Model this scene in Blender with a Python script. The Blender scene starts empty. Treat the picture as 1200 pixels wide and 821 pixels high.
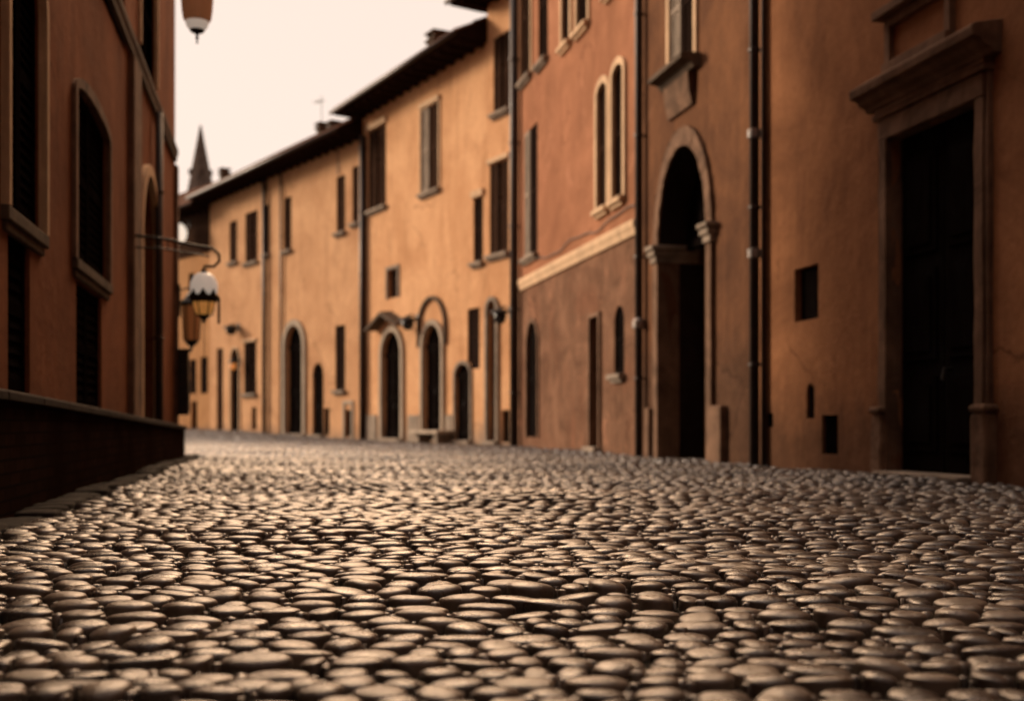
import bpy, math, random
import numpy as np
from mathutils import Vector
random.seed(7); rng = np.random.default_rng(7)
S = bpy.context.scene; COL = S.collection
R = math.radians

# ------------------------------------------------------------------ camera constants
F = 1400.0            # focal length in photo pixels (photo 1200 px wide)
K = F / 1200.0
HOR = 497.0           # horizon row in the photo
EYE = 0.5
def u_(x): return (x - 600.0) / F
def v_(y): return (HOR - y) / F

# ------------------------------------------------------------------ mesh builder
class MB:
    def __init__(s): s.v = []; s.f = []
    def face(s, *pts):
        b = len(s.v); s.v += [tuple(p) for p in pts]; s.f.append(tuple(range(b, b + len(pts))))
    def box(s, x0, x1, y0, y1, z0, z1):
        b = len(s.v)
        s.v += [(x0,y0,z0),(x1,y0,z0),(x1,y1,z0),(x0,y1,z0),(x0,y0,z1),(x1,y0,z1),(x1,y1,z1),(x0,y1,z1)]
        s.f += [tuple(b+i for i in q) for q in ((0,3,2,1),(4,5,6,7),(0,1,5,4),(1,2,6,5),(2,3,7,6),(3,0,4,7))]
        return s
    def tube(s, pts, r, n=10, caps=True):
        pts = [Vector(p) for p in pts]; rings = []
        rr = r if isinstance(r, (list, tuple)) else [r]*len(pts)
        up = None
        for i, p in enumerate(pts):
            t = (pts[min(i+1, len(pts)-1)] - pts[max(i-1, 0)]).normalized()
            if up is None:
                up = Vector((0,0,1)) if abs(t.z) < .9 else Vector((1,0,0))
            a = (up - t*up.dot(t)).normalized(); up = a; c = t.cross(a)
            b = len(s.v); rings.append(b)
            for k in range(n):
                th = 2*math.pi*k/n; q = p + (a*math.cos(th) + c*math.sin(th))*rr[i]; s.v.append(tuple(q))
        for i in range(len(pts)-1):
            for k in range(n):
                k2 = (k+1) % n; s.f.append((rings[i]+k, rings[i]+k2, rings[i+1]+k2, rings[i+1]+k))
        if caps:
            s.f.append(tuple(rings[0]+k for k in reversed(range(n)))); s.f.append(tuple(rings[-1]+k for k in range(n)))
        return s
    def lathe(s, c, prof, n=20, rot=0.0):
        rings = []
        for (r, z) in prof:
            b = len(s.v); rings.append(b)
            for k in range(n):
                th = rot + 2*math.pi*k/n; s.v.append((c[0]+r*math.cos(th), c[1]+r*math.sin(th), c[2]+z))
        for i in range(len(prof)-1):
            for k in range(n):
                k2 = (k+1) % n; s.f.append((rings[i]+k, rings[i]+k2, rings[i+1]+k2, rings[i+1]+k))
        s.f.append(tuple(rings[0]+k for k in reversed(range(n)))); s.f.append(tuple(rings[-1]+k for k in range(n)))
        return s
    def prism(s, prof, x0, x1):
        """profile of (y,z) extruded along x"""
        n = len(prof); b = len(s.v)
        s.v += [(x0, y, z) for y, z in prof] + [(x1, y, z) for y, z in prof]
        for i in range(n):
            j = (i+1) % n; s.f.append((b+i, b+j, b+n+j, b+n+i))
        s.f.append(tuple(b+i for i in reversed(range(n)))); s.f.append(tuple(b+n+i for i in range(n)))
        return s
    def build(s, name, m, parent=None, smooth=False, bevel=0.0, fix=True):
        me = bpy.data.meshes.new(name); me.from_pydata(s.v, [], s.f); me.update()
        if fix:
            import bmesh
            bm = bmesh.new(); bm.from_mesh(me); bmesh.ops.recalc_face_normals(bm, faces=bm.faces); bm.to_mesh(me); bm.free()
        me.materials.append(m)
        if smooth: me.polygons.foreach_set('use_smooth', [True]*len(me.polygons))
        o = bpy.data.objects.new(name, me); COL.objects.link(o)
        if parent is not None: o.parent = parent
        if bevel > 0:
            md = o.modifiers.new('bevel', 'BEVEL'); md.width = bevel; md.segments = 2; md.limit_method = 'ANGLE'
        return o

def tag(o, label=None, cat=None, group=None, kind=None):
    if label: o['label'] = label
    if cat: o['category'] = cat
    if group: o['group'] = group
    if kind: o['kind'] = kind
    return o
def empty(name, loc, rz=0.0):
    o = bpy.data.objects.new(name, None); COL.objects.link(o); o.location = loc; o.rotation_euler = (0,0,rz); o.empty_display_size = .3
    return o

# ------------------------------------------------------------------ materials
class NT:
    def __init__(s, name):
        s.m = bpy.data.materials.new(name); s.m.use_nodes = True; s.t = s.m.node_tree; s.t.nodes.clear()
        s.out = s.n('ShaderNodeOutputMaterial'); s.b = s.n('ShaderNodeBsdfPrincipled'); s.l(s.b.outputs[0], s.out.inputs[0])
        s.tc = s.n('ShaderNodeTexCoord')
    def n(s, t, **kw):
        x = s.t.nodes.new(t)
        for k, v in kw.items(): setattr(x, k, v)
        return x
    def l(s, a, b): s.t.links.new(a, b)
    def mapping(s, scale=(1,1,1), loc=(0,0,0), src='Object'):
        m = s.n('ShaderNodeMapping'); m.inputs['Scale'].default_value = scale; m.inputs['Location'].default_value = loc
        s.l(s.tc.outputs[src], m.inputs['Vector']); return m.outputs[0]
    def noise(s, vec, scale, detail=5, rough=.6, dist=0.0):
        x = s.n('ShaderNodeTexNoise'); x.inputs['Scale'].default_value = scale; x.inputs['Detail'].default_value = detail
        x.inputs['Roughness'].default_value = rough; x.inputs['Distortion'].default_value = dist
        s.l(vec, x.inputs['Vector']); return x.outputs['Fac']
    def ramp(s, fac, a, b, ca=(0,0,0,1), cb=(1,1,1,1)):
        x = s.n('ShaderNodeValToRGB'); e = x.color_ramp.elements
        e[0].position = a; e[1].position = b; e[0].color = ca; e[1].color = cb
        s.l(fac, x.inputs[0]); return x.outputs[0]
    def mix(s, fac, a, b, mode='MIX'):
        x = s.n('ShaderNodeMix', data_type='RGBA', blend_type=mode)
        for sock, val in ((x.inputs[0], fac), (x.inputs[6], a), (x.inputs[7], b)):
            if hasattr(val, 'is_linked') or hasattr(val, 'links'): s.l(val, sock)
            elif isinstance(val, (int, float)): sock.default_value = val
            else: sock.default_value = tuple(val) + ((1,) if len(val) == 3 else ())
        return x.outputs[2]
    def math(s, op, a, b=0.0, clamp=False):
        x = s.n('ShaderNodeMath', operation=op, use_clamp=clamp)
        for sock, val in ((x.inputs[0], a), (x.inputs[1], b)):
            if isinstance(val, (int, float)): sock.default_value = val
            else: s.l(val, sock)
        return x.outputs[0]
    def bump(s, h, strength, dist=.02, prev=None):
        x = s.n('ShaderNodeBump'); x.inputs['Strength'].default_value = strength; x.inputs['Distance'].default_value = dist
        s.l(h, x.inputs['Height'])
        if prev is not None: s.l(prev, x.inputs['Normal'])
        return x.outputs[0]
    def z(s):
        x = s.n('ShaderNodeSeparateXYZ'); s.l(s.tc.outputs['Object'], x.inputs[0]); return x.outputs[2]
    def end(s, col, rough=.8, normal=None, spec=.3):
        if isinstance(col, tuple): s.b.inputs['Base Color'].default_value = col + (1,)
        else: s.l(col, s.b.inputs['Base Color'])
        if isinstance(rough, (int, float)): s.b.inputs['Roughness'].default_value = rough
        else: s.l(rough, s.b.inputs['Roughness'])
        s.b.inputs['Specular IOR Level'].default_value = spec
        if normal is not None: s.l(normal, s.b.inputs['Normal'])
        return s.m

def plaster(name, c1, c2, dirt, seed=0.0, lower=None, band=None, patch=.5):
    """limewashed plaster: cloudy tone, rain streaks, patches where an older coat shows, splash dirt with a ragged edge.
    lower=(colour, height): a differently rendered lower storey. band=(colour,height): ragged grey skim at the foot."""
    t = NT(name); o = t.mapping(loc=(seed*3.1, seed*1.7, seed*.9))
    cloud = t.ramp(t.noise(o, .55, 8, .66, .8), .36, .64)
    col = t.mix(cloud, c1, c2)
    st = t.mapping(scale=(2.6, 2.6, .16), loc=(seed, 0, seed))
    streak = t.ramp(t.noise(st, 1.5, 6, .65, .3), .46, .74)
    streak = t.math('MULTIPLY', streak, t.ramp(t.noise(t.mapping(loc=(seed*7,0,seed)), .7, 4, .6), .42, .62))
    col = t.mix(t.math('MULTIPLY', streak, .75), col, dirt)
    if lower:
        ln = t.noise(o, 2.2, 5, .6)
        zz = t.math('ADD', t.z(), t.math('MULTIPLY', t.math('SUBTRACT', ln, .5), .12))
        lo = t.ramp(t.math('MULTIPLY', t.math('SUBTRACT', lower[1], zz), 12.0), 0, 1)
        lcol = t.mix(t.ramp(t.noise(o, 1.3, 9, .72, 1.0), .38, .62), lower[0], tuple(c*2.1 for c in lower[0]))
        lcol = t.mix(t.math('MULTIPLY', streak, .75), lcol, tuple(c*.45 for c in lower[0]))
        col = t.mix(lo, col, lcol)
    pn = t.ramp(t.noise(o, .9, 8, .7, 1.2), .60, .66)
    col = t.mix(t.math('MULTIPLY', pn, patch*.55), col, tuple(min(1, c*1.22+.02) for c in c2))
    damp = t.ramp(t.noise(t.mapping(scale=(1,1,.55), loc=(seed*5,seed,0)), .8, 9, .7, 1.0), .52, .68)
    col = t.mix(t.math('MULTIPLY', damp, .42), col, tuple(c*.8 for c in dirt))
    fine = t.ramp(t.noise(o, 14, 8, .7), .35, .75)
    col = t.mix(t.math('MULTIPLY', fine, .34), col, dirt)
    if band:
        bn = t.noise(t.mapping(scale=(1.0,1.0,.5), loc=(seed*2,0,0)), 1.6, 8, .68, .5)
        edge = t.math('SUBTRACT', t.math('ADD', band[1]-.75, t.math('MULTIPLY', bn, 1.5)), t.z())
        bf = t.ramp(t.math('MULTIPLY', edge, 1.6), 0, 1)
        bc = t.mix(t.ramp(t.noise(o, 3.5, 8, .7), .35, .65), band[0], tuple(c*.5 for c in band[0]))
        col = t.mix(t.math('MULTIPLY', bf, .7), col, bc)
    nz = t.n('ShaderNodeTexNoise'); nz.inputs['Scale'].default_value = 1.4; nz.inputs['Detail'].default_value = 6; t.l(o, nz.inputs['Vector'])
    va = t.n('ShaderNodeVectorMath', operation='MULTIPLY_ADD'); t.l(nz.outputs['Color'], va.inputs[0]); va.inputs[1].default_value = (.9, .9, .9); t.l(o, va.inputs[2])
    cr = t.n('ShaderNodeTexVoronoi', feature='DISTANCE_TO_EDGE'); cr.inputs['Scale'].default_value = .42; t.l(va.outputs[0], cr.inputs['Vector'])
    crack = t.math('MULTIPLY', t.ramp(cr.outputs['Distance'], .0, .012, (1,1,1,1), (0,0,0,1)), t.ramp(t.noise(t.mapping(loc=(seed*11,0,0)), .5, 3, .5), .50, .62))
    col = t.mix(t.math('MULTIPLY', crack, .6), col, tuple(c*.4 for c in dirt))
    b = t.bump(t.noise(o, 1.6, 6, .6), .55, .06)
    b = t.bump(t.noise(o, 9, 8, .7), .45, .02, b)
    b = t.bump(pn, .35, .008, b)
    return t.end(col, .95, b, .03)

def stone(name, c, seed=0.0, var=.45):
    t = NT(name); o = t.mapping(loc=(seed, seed*2, 0))
    col = t.mix(t.ramp(t.noise(o, 2.2, 7, .66, .5), .3, .7), tuple(x*(1-var) for x in c), tuple(min(1,x*(1+var*.4)) for x in c))
    col = t.mix(t.math('MULTIPLY', t.ramp(t.noise(t.mapping(scale=(3,3,.3)), 2, 6, .7), .5, .75), .6), col, tuple(x*.35 for x in c))
    b = t.bump(t.noise(o, 6, 7, .65), .4, .02); b = t.bump(t.noise(o, 40, 5, .6), .3, .004, b)
    return t.end(col, .9, b, .08)

def wood(name, c, seed=0.0, rough=.7):
    t = NT(name); o = t.mapping(scale=(9, 9, .7), loc=(seed, 0, seed))
    g = t.noise(o, 3, 7, .65, .8)
    col = t.mix(t.ramp(g, .3, .72), tuple(x*.55 for x in c), tuple(x*1.35 for x in c))
    col = t.mix(t.math('MULTIPLY', t.ramp(t.noise(t.mapping(), 2.2, 5, .6), .5, .7), .5), col, tuple(x*.5+.01 for x in c))
    return t.end(col, max(rough,.85), t.bump(g, .35, .006), .0)

def metal(name, c, rough=.5, metallic=.3):
    t = NT(name); o = t.mapping()
    n1 = t.noise(o, 7, 6, .65)
    col = t.mix(t.ramp(n1, .45, .7), c, (c[0]*1.6+.012, c[1]*1.25+.005, c[2]*1.0))
    m = t.end(col, t.math('ADD', t.math('MULTIPLY', n1, .3), rough-.12), t.bump(t.noise(o, 60, 4, .6), .15, .002), .5)
    t.b.inputs['Metallic'].default_value = metallic
    return m

def glow(name, c, e, strength, rough=.35):
    t = NT(name); t.end(c, rough, None, .5)
    t.b.inputs['Emission Color'].default_value = e + (1,); t.b.inputs['Emission Strength'].default_value = strength
    return t.m

def tilemat(name, c):
    t = NT(name); o = t.mapping()
    g = t.n('ShaderNodeNewGeometry')
    col = t.mix(t.ramp(t.noise(o, 4, 6, .65), .3, .7), tuple(x*.5 for x in c), tuple(x*1.4 for x in c))
    return t.end(col, .9, t.bump(t.noise(o, 20, 5, .6), .3, .01), .2)

def brickmat(name, c1, c2, mortar):
    t = NT(name)
    sp = t.n('ShaderNodeSeparateXYZ'); t.l(t.tc.outputs['Object'], sp.inputs[0])
    cb = t.n('ShaderNodeCombineXYZ'); t.l(t.math('ADD', sp.outputs[0], sp.outputs[1]), cb.inputs[0]); t.l(sp.outputs[2], cb.inputs[1])
    br = t.n('ShaderNodeTexBrick'); t.l(cb.outputs[0], br.inputs['Vector'])
    br.inputs['Scale'].default_value = 1; br.inputs['Brick Width'].default_value = .27; br.inputs['Row Height'].default_value = .075
    br.inputs['Mortar Size'].default_value = .008; br.inputs['Color1'].default_value = c1+(1,); br.inputs['Color2'].default_value = c2+(1,)
    br.inputs['Mortar'].default_value = mortar+(1,)
    o = t.mapping()
    col = t.mix(t.ramp(t.noise(o, 1.7, 7, .7), .4, .65), br.outputs['Color'], tuple(x*.45 for x in c1))
    b = t.bump(br.outputs['Fac'], -.6, .01); b = t.bump(t.noise(o, 25, 6, .65), .4, .01, b)
    return t.end(col, .95, b, .0)

def cobblemat(name, c1, c2, c3, rough=.42, spec=1.0):
    t = NT(name); o = t.mapping()
    g = t.n('ShaderNodeNewGeometry'); r = g.outputs['Random Per Island']
    cr = t.n('ShaderNodeValToRGB'); t.l(r, cr.inputs[0]); e = cr.color_ramp.elements
    e[0].color = c1+(1,); e[1].color = c3+(1,); m = e.new(.5); m.color = c2+(1,)
    n1 = t.noise(o, 18, 8, .7, .4)
    col = t.mix(t.ramp(n1, .3, .72), cr.outputs[0], t.mix(.55, cr.outputs[0], (.012,.010,.009)))
    n2 = t.noise(o, 150, 5, .7)
    col = t.mix(t.math('MULTIPLY', t.ramp(n2, .55, .8), .4), col, tuple(x*2.0 for x in c3))
    ro = t.math('ADD', rough-.20, t.math('ADD', t.math('MULTIPLY', t.noise(o, 9, 5, .6), .30), t.math('MULTIPLY', r, .12)))
    b = t.bump(n1, .5, .010); b = t.bump(n2, .4, .002, b)
    m = t.end(col, ro, b, spec)
    return m

def dirtmat(name):
    t = NT(name); o = t.mapping()
    n = t.noise(o, 8, 8, .7)
    col = t.mix(t.ramp(n, .3, .7), (.007,.0055,.0045), (.020,.016,.013))
    return t.end(col, .95, t.bump(t.noise(o, 60, 6, .7), .7, .01), .15)

M = dict(
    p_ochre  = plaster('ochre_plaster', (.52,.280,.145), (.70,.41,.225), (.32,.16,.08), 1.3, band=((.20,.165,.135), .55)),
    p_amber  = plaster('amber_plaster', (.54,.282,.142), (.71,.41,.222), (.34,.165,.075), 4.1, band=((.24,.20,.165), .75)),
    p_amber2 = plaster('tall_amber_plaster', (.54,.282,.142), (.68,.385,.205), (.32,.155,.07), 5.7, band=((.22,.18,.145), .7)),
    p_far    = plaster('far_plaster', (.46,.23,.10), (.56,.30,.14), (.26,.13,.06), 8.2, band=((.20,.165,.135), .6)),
    p_red    = plaster('red_plaster', (.235,.105,.056), (.38,.172,.094), (.22,.09,.05), 2.4, lower=((.100,.055,.034), 3.82), patch=.75),
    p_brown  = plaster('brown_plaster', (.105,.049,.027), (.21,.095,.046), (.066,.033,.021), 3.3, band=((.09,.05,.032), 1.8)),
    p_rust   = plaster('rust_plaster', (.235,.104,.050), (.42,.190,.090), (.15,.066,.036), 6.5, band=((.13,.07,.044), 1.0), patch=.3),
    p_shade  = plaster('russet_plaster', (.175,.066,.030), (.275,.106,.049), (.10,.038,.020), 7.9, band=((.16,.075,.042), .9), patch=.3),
    s_pale   = stone('pale_stone', (.42,.335,.255), 1.0, .3),
    s_trim   = stone('painted_trim', (.62,.42,.26), 2.0, .25),
    s_grey   = stone('grey_stone', (.30,.235,.18), 3.0),
    s_brown  = stone('brown_stone', (.20,.115,.072), 5.0, .65),
    s_dark   = stone('dark_stone', (.12,.085,.06), 6.0),
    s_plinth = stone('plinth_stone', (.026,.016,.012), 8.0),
    s_church = stone('church_stone', (.20,.14,.11), 7.0),
    w_dark   = wood('dark_shutter', (.022,.013,.010), 1.0),
    w_brown  = wood('brown_shutter', (.050,.027,.018), 2.0),  # shutter browns lifted in place of haze on the far houses
    w_grey   = wood('grey_shutter', (.30,.24,.19), 3.0),
    w_door   = wood('old_door', (.008,.0055,.0048), 4.0),
    w_eave   = wood('eave_boards', (.024,.013,.010), 5.0, .85),
    curtain  = stone('linen_curtain', (.58,.42,.31), 9.0, .2),
    glass    = None, iron = metal('black_iron', (.012,.011,.011), .5, .4),
    pipe     = metal('dark_pipe', (.035,.022,.018), .5, .25), zinc = metal('zinc_clip', (.22,.20,.19), .4, .6),
    tile     = tilemat('roof_tile', (.19,.085,.05)),
    brick    = brickmat('plinth_brick', (.034,.018,.013), (.022,.013,.010), (.015,.011,.010)),
    cobble   = cobblemat('cobblestone', (.052,.047,.043), (.108,.084,.066), (.20,.155,.116), .29, 1.0),
    slab     = cobblemat('paving_slab', (.014,.011,.009), (.019,.015,.012), (.027,.021,.017), .8, .05),  # slab colour darkened for the shadow along the plinth
    dirt     = dirtmat('joint_dirt'),
    lamp_red = glow('amber_lamp_housing', (.45,.19,.085), (1.0,.40,.17), .07, .4),
    bowl     = glow('opal_glass', (.72,.58,.46), (1.0,.82,.66), .30),
    globe    = glow('lit_globe', (.9,.8,.7), (1.0,.86,.70), .85),
    amber    = glow('amber_glass', (.75,.34,.09), (1.0,.42,.10), .25),
    ember    = glow('small_amber_glass', (.6,.25,.08), (1.0,.34,.08), .40),
)
t = NT('window_glass'); M['glass'] = t.end((.012,.011,.012), .12, t.bump(t.noise(t.mapping(), 2, 3, .5), .08, .02), .6)

# ------------------------------------------------------------------ ground shape
def sm(t): t = np.clip(t, 0, 1); return t*t*(3-2*t)
def zg(x, y):
    x = np.asarray(x, float); y = np.asarray(y, float)
    z = .30*sm((y/K - 29.5)/12.0)
    w = .016*np.sin(x*1.1+.7)*np.sin(y*.9+.3) + .012*np.sin(x*2.3+y*1.7) + .008*np.sin(x*.6-y*3.1+1.0)
    return z + w*np.clip(y/3.0, .25, 1)

# facade lines, all in metres
def LA(x):                                   # right-hand street wall, at photo column x
    d = -310.0/F; uu = u_(x); Y = 6.233/(uu - d); return (uu*Y, Y)
PA0 = (6.233 + 40*310.0/F, -40.0)
P_AB = (0.0, 24.13*K); P_B1 = (-4.55, 31.2*K); P_B0 = (-11.95, 40.5*K); P_B9 = (-19.0, 47.6*K)

# ------------------------------------------------------------------ house builder
def weather(o, amt=.018, scale=.22, lv=3):
    """worn, chipped stone: simple subdivision and a noise displacement after the bevel"""
    w = o.modifiers.new('weld', 'WELD'); w.merge_threshold = .0005
    if 'bevel' in o.modifiers: o.modifiers.move(len(o.modifiers)-1, 0)
    q = o.modifiers.new('subdivide', 'SUBSURF'); q.subdivision_type = 'SIMPLE'; q.levels = q.render_levels = lv
    tx = bpy.data.textures.new('wear', 'CLOUDS'); tx.noise_scale = scale; tx.noise_depth = 3
    d = o.modifiers.new('wear', 'DISPLACE'); d.texture = tx; d.strength = amt; d.mid_level = .55; d.texture_coords = 'GLOBAL'
    return o
class House:
    def __init__(s, name, label, P0, P1, H, mat, cat='house', depth=7.0, group=None):
        s.P0 = Vector((P0[0], P0[1])); P1 = Vector((P1[0], P1[1]))
        s.L = (P1 - s.P0).length; s.d = (P1 - s.P0)/s.L; s.n = Vector((-s.d.y, s.d.x))
        s.H = H; s.D = depth; s.mat = mat; s.ops = []
        s.root = empty(name, (P0[0], P0[1], 0), math.atan2(s.d.y, s.d.x)); tag(s.root, label, cat, group)
    def px(s, x, y, o=0.0):
        uu = u_(x); px = s.P0.x + o*s.n.x; py = s.P0.y + o*s.n.y
        t = (uu*py - px)/(s.d.x - uu*s.d.y); Y = py + t*s.d.y
        return t, EYE + v_(y)*Y
    def rect(s, xl, xr, yt, yb):
        a, _ = s.px(xl, 0); b, _ = s.px(xr, 0)
        if a > b: a, b = b, a
        xc = (xl+xr)/2
        return a, b, s.px(xc, yb)[1], s.px(xc, yt)[1]
    def hole(s, a, b, z0, z1, r=.18, rise=0.0):
        s.ops.append((a, b, z0, z1, r, rise)); return a, b, z0, z1, r, rise
    def w2l(s, X, Y):
        q = Vector((X, Y)) - s.P0; return q.dot(s.d), q.dot(s.n)
    @staticmethod
    def arc(a, b, z1, rise, n=16):
        c = (a+b)/2; w = (b-a)/2
        return [(c - w*math.cos(math.pi*i/n), z1 - rise + rise*math.sin(math.pi*i/n)) for i in range(n+1)]
    def wall(s, zb=-.5, name='wall'):
        m = MB(); xs = {0.006, s.L-.006}; zs = {zb, s.H}
        for a, b, z0, z1, r, k in s.ops: xs |= {a, b}; zs |= {z0, z1}
        xs = sorted(x for x in xs if -.001 < x < s.L+.001); zs = sorted(zs)
        def ins(x, z): return any(a < x < b and z0 < z < z1 for a, b, z0, z1, r, k in s.ops)
        for i in range(len(xs)-1):
            for j in range(len(zs)-1):
                if not ins((xs[i]+xs[i+1])/2, (zs[j]+zs[j+1])/2):
                    m.face((xs[i],0,zs[j]), (xs[i],0,zs[j+1]), (xs[i+1],0,zs[j+1]), (xs[i+1],0,zs[j]))
        for a, b, z0, z1, r, k in s.ops:
            if k > 0:
                pts = s.arc(a, b, z1, k)
                for p, q in zip(pts, pts[1:]):
                    m.face((p[0],0,p[1]), (p[0],0,z1), (q[0],0,z1), (q[0],0,q[1]))
                    m.face((p[0],0,p[1]), (q[0],0,q[1]), (q[0],-r,q[1]), (p[0],-r,p[1]))
                zt = z1-k
            else:
                zt = z1; m.face((a,0,z1), (b,0,z1), (b,-r,z1), (a,-r,z1))
            m.face((a,0,z0), (a,0,zt), (a,-r,zt), (a,-r,z0)); m.face((b,0,zt), (b,0,z0), (b,-r,z0), (b,-r,zt))
            m.face((b,0,z0), (a,0,z0), (a,-r,z0), (b,-r,z0))
            m.face((a,-r,z0), (a,-r,z1), (b,-r,z1), (b,-r,z0))
        x0, x1 = xs[0], xs[-1]; D = s.D
        m.face((x0,0,zb),(x0,-D,zb),(x0,-D,s.H),(x0,0,s.H)); m.face((x1,0,zb),(x1,0,s.H),(x1,-D,s.H),(x1,-D,zb))
        m.face((x0,-D,zb),(x1,-D,zb),(x1,-D,s.H),(x0,-D,s.H)); m.face((x0,0,s.H),(x0,-D,s.H),(x1,-D,s.H),(x1,0,s.H))
        return m.build(name, s.mat, s.root, fix=False)
    # ---- pieces
    def part(s, name, mb, mat, parent=None, **kw): return mb.build(name, mat, parent or s.root, **kw)
    def arch_band(s, mb, a, b, z0, z1, rise, w, y0, y1, n=18, wt=None):
        """moulded band round an opening: jambs and arch (or a flat head)"""
        wt = wt or w; a += .003; b -= .003; z1 -= .003; w += .003; wt += .003
        if rise > 0:
            inn = s.arc(a, b, z1, rise, n); out = s.arc(a-w, b+w, z1+wt, rise+wt, n)
            inn = [(a, z0)] + inn + [(b, z0)]; out = [(a-w, z0)] + out + [(b+w, z0)]
        else:
            inn = [(a,z0),(a,z1),(b,z1),(b,z0)]; out = [(a-w,z0),(a-w,z1+wt),(b+w,z1+wt),(b+w,z0)]
        for i in range(len(inn)-1):
            p, q, P, Q = inn[i], inn[i+1], out[i], out[i+1]
            mb.face((p[0],y1,p[1]),(P[0],y1,P[1]),(Q[0],y1,Q[1]),(q[0],y1,q[1]))
            mb.face((P[0],y0,P[1]),(P[0],y1,P[1]),(Q[0],y1,Q[1]),(Q[0],y0,Q[1]))
            mb.face((p[0],y1,p[1]),(p[0],y0,p[1]),(q[0],y0,q[1]),(q[0],y1,q[1]))
        for k in (0, -1):
            p, P = inn[k], out[k]; mb.face((p[0],y0,p[1]),(P[0],y0,P[1]),(P[0],y1,P[1]),(p[0],y1,p[1]))
        return mb
    def leaf(s, a, b, z0, z1, y, mat, parent, t=.04, name='shutter', slats=True):
        m = MB(); fw = min(.06, (b-a)*.2)
        m.box(a, a+fw, y-t, y, z0, z1).box(b-fw, b, y-t, y, z0, z1)
        zm = (z0+z1)/2
        for za, zb in ((z0, z0+.09), (zm-.04, zm+.04), (z1-.08, z1)): m.box(a+fw, b-fw, y-t, y-.003, za, zb)
        if slats:
            for za, zb in ((z0+.09, zm-.04), (zm+.04, z1-.08)):
                n = max(3, int((zb-za)/.07)); h = (zb-za)/n
                for i in range(n):
                    c = za + h*i
                    m.face((a+fw,y-.008,c),(b-fw,y-.008,c),(b-fw,y-t+.004,c+h*1.15),(a+fw,y-t+.004,c+h*1.15))
            m.face((a+fw,y-t+.002,z0),(b-fw,y-t+.002,z0),(b-fw,y-t+.002,z1),(a+fw,y-t+.002,z1))
        else:
            n = max(2, int((b-a-2*fw)/.13)); w = (b-a-2*fw)/n
            for i in range(n): m.box(a+fw+w*i+.004, a+fw+w*(i+1)-.004, y-t+.002, y-.012, z0+.05, z1-.05)
            m.face((a,y-t+.001,z0),(b,y-t+.001,z0),(b,y-t+.001,z1),(a,y-t+.001,z1))
        return m.build(name, mat, parent, fix=False)
    def sill(s, a, b, z, parent, mat, e=.08, h=.09, o=.13):
        return MB().box(a-e, b+e, -.02, o, z-h, z).box(a-e*.4, b+e*.4, -.02, o*.55, z-h-.06, z-h).build('sill', mat, parent, bevel=.012)
    def window(s, px=None, style='pair', r=.17, rise=0.0, sill=True, hood=None, frame=None, mat='w_dark', rect=None, smat='s_grey', lab=None, so=.13):
        a, b, z0, z1 = rect or s.rect(*px); w = b-a
        rise = min(rise*w, (z1-z0)*.5) if rise else 0
        s.hole(a, b, z0, z1, r, rise)
        # the glazed sash deep in the reveal
        m = MB(); y = -r+.05
        fw = min(.06, w*.14)
        m.box(a, a+fw, y-.03, y+.02, z0, z1).box(b-fw, b, y-.03, y+.02, z0, z1).box(a+fw, b-fw, y-.03, y+.018, z0, z0+fw).box(a+fw, b-fw, y-.03, y+.018, z1-fw, z1)
        if w > .5: m.box((a+b)/2-.025, (a+b)/2+.025, y-.03, y+.015, z0+fw, z1-fw)
        m.box(a+fw, b-fw, y-.028, y+.012, z0+(z1-z0)*.62, z0+(z1-z0)*.62+.04)
        win = m.build('window', M['w_brown'] if style != 'curtain' else M['w_grey'], s.root)
        if lab: win['label'] = lab
        g = MB(); g.face((a,y-.01,z0),(b,y-.01,z0),(b,y-.01,z1),(a,y-.01,z1))
        g.build('pane' if style not in ('pair','curtain') else 'curtain', M['glass'] if style not in ('pair','curtain') else M['curtain'], win, fix=False)
        m2 = M[mat]
        if style == 'pair':
            s.leaf(a, a+w*.40, z0+.01, z1-.01, -.02, m2, win); s.leaf(b-w*.40, b, z0+.01, z1-.01, -.02, m2, win)
        elif style == 'closed':
            c = (a+b)/2
            s.leaf(a, c-.006, z0+.01, z1-.01, -.03, m2, win); s.leaf(c+.006, b, z0+.01, z1-.01, -.03, m2, win)
        elif style == 'leaf':
            s.leaf(a+.005, b-.005, z0+.01, z1-.01, -.03, m2, win)
        elif style == 'half':           # far leaf pale and turned out, near leaf dark
            s.leaf(a, a+w*.56, z0+.01, z1-.01, -.02, m2, win); s.leaf(a+w*.58, b, z0+.01, z1-.01, .01, M['w_grey'], win)
        if sill: s.sill(a, b, z0, win, M[smat], o=so)
        if frame:
            s.arch_band(MB(), a, b, z0, z1, rise, frame[1], -.01, frame[2] if len(frame) > 2 else .04).build('surround', M[frame[0]], win)
        if hood:
            MB().box(a-.06, b+.06, -.02, .07, z1+.02, z1+hood[1]).build('lintel', M[hood[0]], win, bevel=.012)
        return win
    def door(s, px=None, r=.25, rise=0.0, frame=None, mat='w_door', rect=None, double=True, threshold=True, zb=None, handle=True, wall_hole=True):
        a, b, z0, z1 = rect or s.rect(*px)
        if zb is not None: z0 = zb
        rise = min(rise*(b-a), (z1-z0)*.45) if rise else 0
        s.hole(a, b, z0-.3, z1, r, rise)
        m = MB(); y = -r+.02; w = b-a; nb = max(3, int(w/.14))
        for i in range(nb):
            m.box(a+w*i/nb+.004, a+w*(i+1)/nb-.004, y-.02, y+.03+.004*(i % 3), z0-.05, z1)
        m.face((a,y-.01,z0-.3),(b,y-.01,z0-.3),(b,y-.01,z1),(a,y-.01,z1))
        hz = z1-rise
        for zz in (z0+.15, z0+(hz-z0)*.48, hz-.12): m.box(a+.03, b-.03, y+.02, y+.06, zz, zz+.13)
        if double: m.box((a+b)/2-.03, (a+b)/2+.03, y+.03, y+.075, z0, z1-.02)
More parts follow.
